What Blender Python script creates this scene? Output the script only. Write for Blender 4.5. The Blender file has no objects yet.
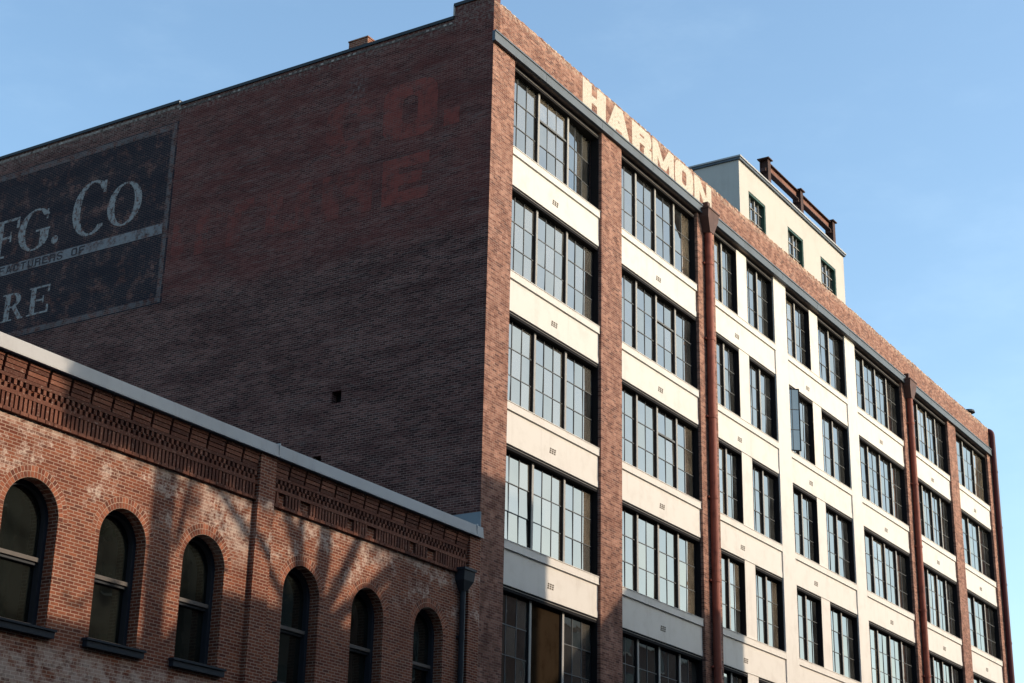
import bpy, bmesh, math, random
from mathutils import Vector, Matrix
random.seed(7)
R_ = math.radians
S = bpy.context.scene
COL = S.collection

# ------------------------------------------------------------------ camera
ZO = 24.75                       # height above the street of the top row of sills (all z below are relative to it)
cam_d = bpy.data.cameras.new('camera'); cam = bpy.data.objects.new('camera', cam_d); COL.objects.link(cam)
cr = Vector((0.52674351, -0.84977394, 0.02062835)); cu = Vector((-0.30679783, -0.16742852, 0.93693265)); cf = Vector((0.79272717, 0.49985193, 0.34890068))
M = Matrix(((cr.x, cu.x, -cf.x), (cr.y, cu.y, -cf.y), (cr.z, cu.z, -cf.z))).to_4x4()
M.translation = Vector((-36.99948, -24.22717, -23.1362 + ZO))
cam.matrix_world = M
cam_d.sensor_width = 36; cam_d.lens = 1694.643 * 36 / 1024
cam_d.clip_start = .1; cam_d.clip_end = 6000
S.camera = cam

# ------------------------------------------------------------------ sky, sun, exposure
SUN_EL, SUN_AZ = 22.0, 25.0      # azimuth measured from the street front's normal (-y) towards +x
w = bpy.data.worlds.new('World'); S.world = w; w.use_nodes = True
wn = w.node_tree; wn.nodes.clear()
sky = wn.nodes.new('ShaderNodeTexSky'); sky.sky_type = 'NISHITA'; sky.sun_disc = False
sky.sun_elevation = R_(SUN_EL); sky.sun_rotation = R_(180 - SUN_AZ)
sky.altitude = 0; sky.air_density = 1.0; sky.dust_density = 1.6; sky.ozone_density = 1.5
bg = wn.nodes.new('ShaderNodeBackground'); bg.inputs[1].default_value = .15
wo = wn.nodes.new('ShaderNodeOutputWorld')
tc = wn.nodes.new('ShaderNodeTexCoord'); mp = wn.nodes.new('ShaderNodeMapping'); mp.inputs['Scale'].default_value = (1.2, 1.2, 3.0); mp.inputs['Rotation'].default_value = (.3, .2, .5)
nz = wn.nodes.new('ShaderNodeTexNoise'); nz.inputs['Scale'].default_value = 4.5; nz.inputs['Detail'].default_value = 7; nz.inputs['Roughness'].default_value = .6
mr = wn.nodes.new('ShaderNodeMapRange'); mr.interpolation_type = 'SMOOTHSTEP'; mr.inputs[1].default_value = .45; mr.inputs[2].default_value = .75; mr.inputs[4].default_value = .07
mx = wn.nodes.new('ShaderNodeMix'); mx.data_type = 'RGBA'; mx.inputs[7].default_value = (4.6, 5.2, 5.9, 1)
wn.links.new(tc.outputs['Generated'], mp.inputs[0]); wn.links.new(mp.outputs[0], nz.inputs['Vector']); wn.links.new(nz.outputs[0], mr.inputs[0])
wn.links.new(mr.outputs[0], mx.inputs[0]); wn.links.new(sky.outputs[0], mx.inputs[6]); ml = wn.nodes.new('ShaderNodeMix'); ml.data_type = 'RGBA'; ml.blend_type = 'MULTIPLY'; ml.inputs[0].default_value = 1; ml.inputs[7].default_value = (.955, 1.045, 1.015, 1)
wn.links.new(mx.outputs[2], ml.inputs[6]); wn.links.new(ml.outputs[2], bg.inputs[0]); wn.links.new(bg.outputs[0], wo.inputs[0])
sd = bpy.data.lights.new('sun', 'SUN'); sun = bpy.data.objects.new('sun', sd); COL.objects.link(sun)
sd.energy = 2.5; sd.angle = R_(.5); sd.color = (1, .80, .59)
to_sun = Vector((math.sin(R_(SUN_AZ)) * math.cos(R_(SUN_EL)), -math.cos(R_(SUN_AZ)) * math.cos(R_(SUN_EL)), math.sin(R_(SUN_EL))))
sun.rotation_euler = to_sun.to_track_quat('Z', 'Y').to_euler(); sun.location = (0, -40, 60)
S.view_settings.view_transform = 'Standard'; S.view_settings.look = 'None'
S.view_settings.exposure = 1.0; S.view_settings.gamma = 1
S.render.engine = 'CYCLES'

# ------------------------------------------------------------------ materials
class NT:
    def __init__(s, name):
        s.m = bpy.data.materials.new(name); s.m.use_nodes = True; s.t = s.m.node_tree; s.t.nodes.clear()
        s.o = s.n('OutputMaterial')
    def n(s, ty, **k):
        x = s.t.nodes.new('ShaderNode' + ty)
        for a, b in k.items(): setattr(x, a, b)
        return x
    def l(s, a, b): s.t.links.new(a, b)
    def put(s, sock, v):
        if hasattr(v, 'links'): s.l(v, sock)
        elif isinstance(v, (tuple, list)) and len(v) == 3 and sock.type == 'RGBA': sock.default_value = (*v, 1)
        else: sock.default_value = v
    def math(s, op, a, b=0., c=None, clamp=False):
        x = s.n('Math', operation=op, use_clamp=clamp); s.put(x.inputs[0], a); s.put(x.inputs[1], b)
        if c is not None: s.put(x.inputs[2], c)
        return x.outputs[0]
    def mix(s, f, a, b, mode='MIX'):
        x = s.n('Mix', data_type='RGBA', blend_type=mode); x.clamp_factor = True
        s.put(x.inputs[0], f); s.put(x.inputs[6], a); s.put(x.inputs[7], b); return x.outputs[2]
    def pos(s):
        if not hasattr(s, '_p'):
            g = s.n('NewGeometry'); s._g = g; sp = s.n('SeparateXYZ'); s.l(g.outputs['Position'], sp.inputs[0]); s._p = g.outputs['Position']; s._s = sp
        return s._p
    def xyz(s, i): s.pos(); return s._s.outputs[i]
    def noise(s, scale, detail=4., rough=.55, vec=None, stretch=None):
        v = vec or s.pos()
        if stretch:
            mp = s.n('Mapping'); mp.inputs['Scale'].default_value = stretch; s.l(v, mp.inputs[0]); v = mp.outputs[0]
        x = s.n('TexNoise'); x.inputs['Scale'].default_value = scale; x.inputs['Detail'].default_value = detail; x.inputs['Roughness'].default_value = rough
        s.l(v, x.inputs['Vector']); return x.outputs[0]
    def ramp(s, v, lo, hi, a=0., b=1.):
        x = s.n('MapRange'); x.interpolation_type = 'SMOOTHSTEP'; s.put(x.inputs[0], v)
        x.inputs[1].default_value = lo; x.inputs[2].default_value = hi; x.inputs[3].default_value = a; x.inputs[4].default_value = b
        return x.outputs[0]
    def wallvec(s):
        c = s.n('CombineXYZ'); s.l(s.math('ADD', s.xyz(0), s.xyz(1)), c.inputs[0]); s.l(s.xyz(2), c.inputs[1]); return c.outputs[0]
    def bump(s, h, strength=.3, dist=.02):
        b = s.n('Bump'); b.inputs['Strength'].default_value = strength; b.inputs['Distance'].default_value = dist; s.l(h, b.inputs['Height']); return b.outputs[0]
    def bsdf(s, col, rough=.8, normal=None, metal=0., spec=.12):
        p = s.n('BsdfPrincipled'); s.put(p.inputs['Base Color'], col); s.put(p.inputs['Roughness'], rough)
        p.inputs['Metallic'].default_value = metal; p.inputs['Specular IOR Level'].default_value = spec
        if normal: s.l(normal, p.inputs['Normal'])
        s.l(p.outputs[0], s.o.inputs[0]); return p

BW, BH = .215, .068
def bricks(t, c1, c2, mortar, msize=.011, dark=(.05, .02, .018), darkf=.35):
    """running bond brick colour; returns colour, mortar mask"""
    v = t.wallvec()
    b = t.n('TexBrick'); b.offset = .5; b.squash = 1
    b.inputs['Scale'].default_value = 1; b.inputs['Brick Width'].default_value = BW; b.inputs['Row Height'].default_value = BH
    b.inputs['Mortar Size'].default_value = msize * .5; b.inputs['Mortar Smooth'].default_value = .25
    b.inputs['Color1'].default_value = (0, 0, 0, 1); b.inputs['Color2'].default_value = (1, 1, 1, 1); b.inputs['Mortar'].default_value = (.5, .5, .5, 1)
    t.l(v, b.inputs['Vector'])
    r = b.outputs['Color']
    c = t.mix(r, c1, c2)
    rv = t.math('FRACT', t.math('MULTIPLY', r, 7.31))
    c = t.mix(t.ramp(rv, 1 - darkf, 1.0, 0, .75), c, dark)
    n = t.noise(14, 3); c = t.mix(t.ramp(n, .35, .75, 0, .35), c, tuple(x * .55 for x in c1))
    c = t.mix(b.outputs['Fac'], c, mortar)
    return c, b.outputs['Fac']
def scol(t, c, f, tint):  # multiply by tint, factor f
    return t.mix(f, c, tint, 'MULTIPLY')

MAT = {}
def m_brick_front(name='brick_front', letters=False):
    t = NT(name)
    c, f = bricks(t, (.150, .063, .048), (.350, .188, .140), (.31, .25, .21), dark=(.080, .036, .033), darkf=.3)
    c = scol(t, c, t.ramp(t.noise(3.2, 6, .7, stretch=(1, 1, .5)), .40, .66, 0, .8), (.62, .54, .52))
    c = t.mix(t.ramp(t.noise(6, 6, .8), .55, .72, 0, .5), c, (.38, .28, .22))
    # sooty corner low down, some of its shade in the colour, and crumbly pale mortar along the parapet's top edge
    z = t.math('SUBTRACT', t.xyz(2), ZO)
    top = t.math('MULTIPLY', t.ramp(z, 4.0, 4.36), t.ramp(t.noise(7, 5, .7), .45, .6))
    c = t.mix(t.math('MULTIPLY', top, .6), c, (.50, .42, .34))
    soot_shade = t.math('MULTIPLY', t.ramp(z, -9.0, -12.5), t.ramp(t.noise(.9, 5, .6), .3, .7))
    c = scol(t, c, t.math('MULTIPLY', soot_shade, .75), (.45, .42, .42))
    if letters:
        paint = t.mix(t.ramp(t.noise(9, 4, .7), .3, .7), (.50, .48, .42), (.40, .38, .33))
        wear = t.math('MAXIMUM', t.ramp(t.noise(11, 6, .75), .55, .66, 0, .9), t.math('MULTIPLY', f, 1.))
        c = t.mix(wear, paint, c)
    h = t.math('ADD', t.math('MULTIPLY', f, -1.), t.math('MULTIPLY', t.noise(60, 3), .5))
    t.bsdf(c, .88, t.bump(h, .5, .012)); MAT[name] = t.m
m_brick_front(); m_brick_front('brick_front_lettered', True)

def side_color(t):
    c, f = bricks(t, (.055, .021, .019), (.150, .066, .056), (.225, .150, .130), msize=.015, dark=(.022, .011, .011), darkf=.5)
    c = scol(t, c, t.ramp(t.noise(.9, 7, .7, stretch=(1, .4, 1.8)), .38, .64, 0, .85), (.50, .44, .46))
    y = t.xyz(1); z = t.math('SUBTRACT', t.xyz(2), ZO)
    nb = t.math('MULTIPLY', t.math('SUBTRACT', t.noise(.8, 5, .7), .5), 1.6)
    zone = t.math('MULTIPLY', t.ramp(t.math('ADD', z, nb), -3.4, -2.6), t.ramp(y, 12.62, 12.5))
    worn = t.ramp(t.noise(1.7, 7, .75, stretch=(1, .5, 1.4)), .36, .62, .25, .95)
    c = t.mix(t.math('MULTIPLY', zone, worn), c, t.mix(.45, (.125, .031, .026), c))
    # a dirty paler smear high on the wall, and light mortar repairs in streaks
    pale = t.ramp(t.noise(2.2, 7, .8, stretch=(1, .35, 2.2)), .56, .72, 0, .6)
    c = t.mix(pale, c, (.16, .12, .11))
    rows = t.ramp(t.noise(2.6, 6, .8, stretch=(1, .28, 4.5)), .54, .64, 0, .42)
    c = t.mix(rows, c, (.175, .120, .105))
    rowd = t.ramp(t.noise(2.1, 6, .8, stretch=(1, .3, 4.)), .56, .66, 0, .48)
    c = scol(t, c, rowd, (.42, .38, .40))
    dy = t.math('SUBTRACT', y, 5.05); dz = t.math('SUBTRACT', z, 2.75)
    d2 = t.math('ADD', t.math('MULTIPLY', dy, dy), t.math('MULTIPLY', t.math('MULTIPLY', dz, dz), .6))
    blob = t.ramp(d2, .30, .0)
    c = t.mix(t.math('MULTIPLY', blob, t.ramp(t.noise(7, 6, .8), .46, .70)), c, (.17, .13, .12))
    cap = t.math('MULTIPLY', t.ramp(z, 3.55, 3.85), t.ramp(t.noise(9, 4, .7), .48, .6))
    c = t.mix(t.math('MULTIPLY', cap, .6), c, (.19, .15, .13))
    return c, f
def m_side(name, paint=None, lo=.45, hi=.6, cover=.9, sc=4):
    t = NT(name); c, f = side_color(t)
    if paint:
        mask = t.math('MULTIPLY', t.ramp(t.noise(sc, 7, .75), lo, hi), cover)
        mask = t.math('MULTIPLY', mask, t.math('SUBTRACT', 1., t.math('MULTIPLY', f, .45)))
        c = t.mix(mask, c, paint)
    h = t.math('ADD', t.math('MULTIPLY', f, -1.), t.math('MULTIPLY', t.noise(60, 3), .5))
    t.bsdf(c, .9, t.bump(h, .5, .012)); MAT[name] = t.m
m_side('brick_side')
m_side('sign_ground', (.008, .011, .018), .36, .52, .93, 1.7)
m_side('sign_border', (.10, .10, .105), .41, .58, .75, 3)
m_side('sign_white', (.26, .265, .265), .38, .54, .92, 6)
m_side('sign_grey', (.20, .205, .215), .36, .54, .9, 2.2)
m_side('sign_dark', (.025, .030, .04), .3, .5, .85, 5)
m_side('ghost_red', (.200, .046, .036), .32, .60, .85, 2.6)
m_side('ghost_faint', (.180, .042, .033), .42, .60, .66, 1.5)

def m_brick_low(name='brick_low'):
    t = NT(name)
    c, f = bricks(t, (.138, .041, .025), (.228, .078, .042), (.33, .240, .188), msize=.017, dark=(.075, .027, .020), darkf=.35)
    z = t.math('SUBTRACT', t.xyz(2), ZO)
    c = scol(t, c, t.ramp(t.noise(.9, 5, .6), .4, .7, 0, .7), (.66, .58, .58))
    # white salts: a thin line under the corbel course, patches on the frieze, grey paint remains below the sills
    n = t.noise(1.3, 7, .7); n2 = t.noise(5, 5, .7)
    band = t.math('MULTIPLY', t.math('MULTIPLY', t.ramp(z, -13.72, -13.46), t.ramp(z, -13.3, -13.42)), t.ramp(n2, .4, .6))
    fr = t.math('MULTIPLY', t.math('MULTIPLY', t.math('MULTIPLY', t.ramp(z, -15.0, -14.4), t.ramp(z, -13.2, -13.5)), t.ramp(n, .50, .57)), t.ramp(t.noise(8, 6, .8), .44, .58, .1, 1.))
    lowm = t.math('MULTIPLY', t.math('MULTIPLY', t.ramp(z, -17.4, -17.75), t.ramp(n, .40, .52)), t.ramp(n2, .38, .55, .2, 1.))
    x = t.xyz(0)
    patch = t.math('MULTIPLY', t.math('MULTIPLY', t.ramp(x, -11.3, -10.2), t.ramp(x, -9.05, -9.3)), t.math('MULTIPLY', t.ramp(z, -15.2, -14.3), t.ramp(z, -13.45, -13.6)))
    patch = t.math('MULTIPLY', patch, t.ramp(t.noise(3.5, 7, .8), .42, .56))
    fr = t.math('MAXIMUM', fr, patch)
    wh = t.math('MAXIMUM', t.math('MAXIMUM', t.math('MULTIPLY', band, .75), t.math('MULTIPLY', fr, .85)), t.math('MULTIPLY', lowm, .8))
    wh = t.math('MULTIPLY', wh, t.math('ADD', .7, t.math('MULTIPLY', f, .3)))
    c = t.mix(wh, c, (.50, .41, .35))
    h = t.math('ADD', t.math('MULTIPLY', f, -1.), t.math('MULTIPLY', t.noise(60, 3), .5))
    t.bsdf(c, .88, t.bump(h, .6, .014)); MAT[name] = t.m
m_brick_low()
def m_brick_unit(name, c1, c2, dk):
    t = NT(name); t.pos(); r = t._g.outputs['Random Per Island']
    c = t.mix(r, c1, c2); c = t.mix(t.ramp(t.math('FRACT', t.math('MULTIPLY', r, 13.7)), .6, 1., 0, .7), c, dk)
    c = scol(t, c, t.ramp(t.noise(1.2, 5), .4, .7, 0, .6), (.66, .58, .56))
    c = t.mix(t.ramp(t.noise(22, 4), .55, .75, 0, .35), c, (.45, .33, .27))
    t.bsdf(c, .88, t.bump(t.noise(40, 4), .35, .01)); MAT[name] = t.m
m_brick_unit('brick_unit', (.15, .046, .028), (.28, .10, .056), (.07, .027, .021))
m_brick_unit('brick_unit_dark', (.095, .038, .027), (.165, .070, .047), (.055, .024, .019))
m_brick_unit('brick_crumb', (.26, .13, .09), (.46, .38, .30), (.12, .06, .05))
m_brick_unit('brick_dots', (.09, .07, .06), (.34, .29, .26), (.04, .026, .026))

def m_paint(name, col, rough=.6, var=.12, sc=1.5, dirt=(.55, .5, .45), spec=.12, bump=.06, streak=True):
    t = NT(name)
    a = t.noise(sc, 6, .65); c = scol(t, col, t.ramp(a, .45, .75, 0, var * 2), dirt)
    if streak: c = scol(t, c, t.ramp(t.noise(3.5, 5, .7, stretch=(1, 1, .12)), .52, .78, 0, var * 2), dirt)
    c = scol(t, c, t.ramp(t.noise(18, 4, .7), .62, .75, 0, var), dirt)
    t.bsdf(c, rough, t.bump(t.noise(25, 4), bump, .01), 0, spec); MAT[name] = t.m
m_paint('cream', (.530, .512, .490), .75, .115)
m_paint('penthouse_cream', (.400, .384, .362), .75, .10, .8)
m_paint('fascia_grey', (.085, .105, .13), .5, .25)
m_paint('coping_metal', (.33, .335, .345), .5, .12, .6)
m_paint('dark_flash', (.035, .042, .05), .55, .2)
m_paint('window_black', (.008, .008, .010), .9, .1, streak=False)
m_paint('mullion_grey', (.27, .265, .255), .55, .15, streak=False)
m_paint('head_line', (.16, .15, .14), .55, .15, streak=False)
m_paint('muntin', (.10, .105, .11), .5, .1, streak=False)
m_paint('navy', (.022, .027, .036), .5, .15, streak=False)
m_paint('rail_tan', (.10, .09, .085), .6, .2, streak=False)
m_paint('pipe_red', (.20, .060, .042), .5, .35, 3, (.35, .3, .3))
m_paint('hopper_brown', (.085, .045, .038), .55, .35, 3, (.4, .35, .35))
m_paint('pipe_dark', (.022, .026, .034), .45, .2)
m_paint('pipe_red_shaded', (.075, .022, .026), .5, .3, 3)  # red pipe paint with the corner's shade put into the colour
m_paint('steel_rust', (.17, .080, .060), .7, .4, 2.5, (.5, .4, .38))
m_paint('steel_dark', (.055, .03, .026), .7, .3, 2.5)
m_paint('green_frame', (.02, .055, .045), .45, .1, streak=False)
m_paint('grille', (.10, .085, .07), .8, .1, streak=False)
m_paint('board', (.020, .014, .009), 1., .5, 2.5, spec=0.)
m_paint('roof_felt', (.09, .09, .09), .9, .3)
m_paint('flash_blue', (.15, .175, .20), .4, .15)
m_paint('black_void', (.004, .004, .005), .9, .1, streak=False)
m_paint('mortar', (.36, .265, .21), .9, .25, 6)
m_paint('bark', (.10, .075, .055), .9, .4, 4)
m_paint('stone_trim', (.42, .40, .36), .8, .25)
m_paint('stucco_far', (.11, .10, .09), .85, .25)
m_paint('brick_far', (.11, .07, .058), .9, .3)
m_paint('concrete', (.17, .17, .165), .9, .3, .7, streak=False)
m_paint('white_line', (.75, .75, .72), .7, .3, 6, streak=False)
m_paint('leaf', (.055, .085, .028), .6, .5, 3, (.5, .6, .4), streak=False)
def m_asphalt():
    t = NT('asphalt'); c = t.mix(t.noise(3, 6), (.04, .04, .042), (.065, .064, .062)); t.bsdf(c, .9, t.bump(t.noise(120, 3), .3, .01)); MAT['asphalt'] = t.m
m_asphalt()
def m_glass(name, base, refl=.30, tint=(.93, .96, 1.0), rough=.015, wave=.0012):
    t = NT(name)
    col = t.mix(t.ramp(t.noise(1.2, 3), .35, .7), base, tuple(x * .4 for x in base))
    nrm = t.bump(t.noise(1.6, 2, .4), 1., wave)
    d = t.n('BsdfDiffuse'); t.put(d.inputs[0], col)
    t.pos(); rnd = t._g.outputs['Random Per Island']
    col = t.mix(t.ramp(t.math('FRACT', t.math('MULTIPLY', rnd, 9.3)), .72, 1., 0, .5), col, (.16, .15, .13) if name == 'glass' else col)
    t.put(d.inputs[0], col)
    tint = t.mix(rnd, tint, tuple(min(1, a * b) for a, b in zip(tint, (1.12, 1.06, .96))))  # warmer panes: hazy horizon reflections put into the tint
    g = t.n('BsdfGlossy'); t.put(g.inputs[0], tint); g.inputs['Roughness'].default_value = rough; t.l(nrm, g.inputs['Normal'])
    fr = t.n('Fresnel'); fr.inputs[0].default_value = 1.55
    f = t.math('ADD', t.math('MULTIPLY', fr.outputs[0], 1.3), refl, clamp=True)
    mx = t.n('MixShader'); t.l(f, mx.inputs[0]); t.l(d.outputs[0], mx.inputs[1]); t.l(g.outputs[0], mx.inputs[2]); t.l(mx.outputs[0], t.o.inputs[0]); MAT[name] = t.m
m_glass('glass', (.03, .032, .033), .24, (.80, .76, .71), wave=.0018)
m_glass('glass_blind', (.13, .112, .088), .24, (.8, .8, .78))
m_glass('glass_low', (.010, .012, .011), .03, (.80, .87, .86), wave=.002)
m_glass('glass_far', (.02, .022, .025), .0, (.4, .42, .45), .15)

# ------------------------------------------------------------------ mesh builder and scene tree
WORLD = {}
class MB:
    def __init__(s): s.v = []; s.f = []; s.m = []
    def face(s, pts, m=0):
        n = len(s.v); s.v += [(p[0], p[1], p[2] + ZO) for p in pts]; s.f.append(tuple(range(n, n + len(pts)))); s.m.append(m)
    def box(s, x0, x1, y0, y1, z0, z1, m=0, skip=''):
        n = len(s.v)
        for z in (z0, z1):
            for x, y in ((x0, y0), (x1, y0), (x1, y1), (x0, y1)): s.v.append((x, y, z + ZO))
        fs = {'b': (0, 3, 2, 1), 't': (4, 5, 6, 7), 'f': (0, 1, 5, 4), 'r': (1, 2, 6, 5), 'k': (2, 3, 7, 6), 'l': (3, 0, 4, 7)}
        for k, f in fs.items():
            if k not in skip: s.f.append(tuple(n + i for i in f)); s.m.append(m)
    def hull(s, lo, hi, m=0):
        """frustum between two equally long loops"""
        n = len(s.v); k = len(lo)
        s.v += [(p[0], p[1], p[2] + ZO) for p in list(lo) + list(hi)]
        for i in range(k): s.f.append((n + i, n + (i + 1) % k, n + k + (i + 1) % k, n + k + i)); s.m.append(m)
        s.f.append(tuple(n + i for i in reversed(range(k)))); s.m.append(m)
        s.f.append(tuple(n + k + i for i in range(k))); s.m.append(m)
    def tube(s, pts, r, seg=12, m=0):
        pts = [Vector(p) for p in pts]; rs = r if isinstance(r, (list, tuple)) else [r] * len(pts)
        n0 = len(s.v)
        for i, p in enumerate(pts):
            d = (pts[min(i + 1, len(pts) - 1)] - pts[max(i - 1, 0)]).normalized()
            a = d.orthogonal().normalized() if abs(d.z) < .99 else Vector((1, 0, 0)); a = (a - d * a.dot(d)).normalized(); b = d.cross(a)
            if i and 'pa' in locals():
                a = (pa - d * pa.dot(d)).normalized(); b = d.cross(a)
            pa = a
            for k in range(seg):
                t = 2 * math.pi * k / seg; q = p + (a * math.cos(t) + b * math.sin(t)) * rs[i]; s.v.append((q.x, q.y, q.z + ZO))
        for i in range(len(pts) - 1):
            for k in range(seg):
                k2 = (k + 1) % seg; s.f.append((n0 + i * seg + k, n0 + i * seg + k2, n0 + (i + 1) * seg + k2, n0 + (i + 1) * seg + k)); s.m.append(m)
        s.f.append(tuple(n0 + k for k in reversed(range(seg)))); s.m.append(m)
        e = n0 + (len(pts) - 1) * seg; s.f.append(tuple(e + k for k in range(seg))); s.m.append(m)
    def build(s, name, mats, parent=None, smooth=False, origin=None):
        xs, ys, zs = zip(*s.v)
        o0 = Vector(origin) if origin else Vector(((min(xs) + max(xs)) / 2, (min(ys) + max(ys)) / 2, min(zs)))
        me = bpy.data.meshes.new(name); me.from_pydata([(a - o0.x, b - o0.y, c - o0.z) for a, b, c in s.v], [], s.f)
        for m in ([mats] if isinstance(mats, str) else mats): me.materials.append(MAT[m])
        me.polygons.foreach_set('material_index', s.m)
        if smooth: me.polygons.foreach_set('use_smooth', [True] * len(s.f))
        me.update()
        o = bpy.data.objects.new(name, me); COL.objects.link(o); WORLD[o.name] = o0
        if parent: o.parent = parent; o.location = o0 - WORLD[parent.name]
        else: o.location = o0
        return o
def thing(name, label, cat, loc, group=None):
    o = bpy.data.objects.new(name, None); COL.objects.link(o); o.location = loc; WORLD[o.name] = Vector(loc); tag(o, label, cat, group); return o
def tag(o, label=None, cat=None, group=None, kind=None):
    for k, v in (('label', label), ('category', cat), ('group', group), ('kind', kind)):
        if v: o[k] = v
def struct(name, mb, m):
    o = mb.build(name, m); o['kind'] = 'structure'; return o

# ------------------------------------------------------------------ street
G = -ZO
b = MB(); b.face([(-1500, -1500, G - .15), (1500, -1500, G - .15), (1500, 1500, G - .15), (-1500, 1500, G - .15)]); struct('ground', b, 'asphalt')
b = MB(); b.face([(-400, -20, G - .146), (400, -20, G - .146), (400, -4, G - .146), (-400, -4, G - .146)]); struct('road', b, 'asphalt')
b = MB(); b.box(-400, 400, -4, 60, G - .3, G); struct('pavement', b, 'concrete')
b = MB(); b.box(-400, 400, -60, -20, G - .3, G); struct('pavement', b, 'concrete')
b = MB()
for i in range(-30, 31): b.face([(i * 6, -12.06, G - .142), (i * 6 + 3, -12.06, G - .142), (i * 6 + 3, -11.94, G - .142), (i * 6, -11.94, G - .142)])
struct('road_marking', b, 'white_line')

# ------------------------------------------------------------------ the six-storey warehouse
WH = thing('brick_warehouse', 'tall red brick warehouse with cream spandrels, black gridded windows and faded painted signs', 'building', (24.6, 8, 0))
XE = 49.25
ROWS = [0., -4., -8., -12., -16.]; WHT = 2.76; SPH = 1.24
# brick piers of the street front
for x0, x1 in ((.02, 1.25), (6.68, 8.04), (13.80, 15.20), (35.26, 36.70), (41.85, 43.08), (48.30, XE)):
    b = MB(); b.box(x0, x1, 0, .6, -18.0, 2.86); b.build('pier', 'brick_front', WH)
for x0, x1 in ((20.72, 21.93), (28.30, 29.46)):
    b = MB(); b.box(x0, x1, .05, .6, -18.0, 2.86); o = b.build('pier', 'cream', WH); o['label'] = 'smooth cream painted pier'
b = MB(); b.box(.02, XE, .0, .6, G, -18.0); b.build('lower_wall', 'brick_front', WH)
# parapet, with a crumbling top course
b = MB(); b.box(.02, XE, .0, .4, 2.86, 4.32); par = b.build('parapet', 'brick_front', WH)
b = MB(); b.box(.42, XE - .12, .004, .37, 4.32, 4.336); x = .42
while x < XE - .12:
    l = random.uniform(.09, .22); h = random.choice((.03, .045, .055, .06, .06, .065)) * random.uniform(.8, 1.1)
    if random.random() < .94: b.box(x, x + l - .012, random.uniform(-.012, .01), .38, 4.32, 4.32 + h)
    x += l
b.build('top_course', 'brick_crumb', par)
# grey steel fascia between parapet and windows, broken behind the hoppers
b = MB()
for x0, x1 in ((-.05, 14.05), (14.75, 35.6), (36.2, XE - .02)):
    b.box(x0, x1, -.10, -.002, 2.86, 3.20); b.box(x0, x1, -.13, -.10, 3.165, 3.215); b.box(x0, x1, -.125, -.10, 2.85, 2.885)
    xx = x0 + 3
    while xx < x1 - 1: b.box(xx, xx + .012, -.104, -.10, 2.89, 3.16, 1); xx += 3.6
b.build('fascia', ['fascia_grey', 'dark_flash'], WH)

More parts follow.
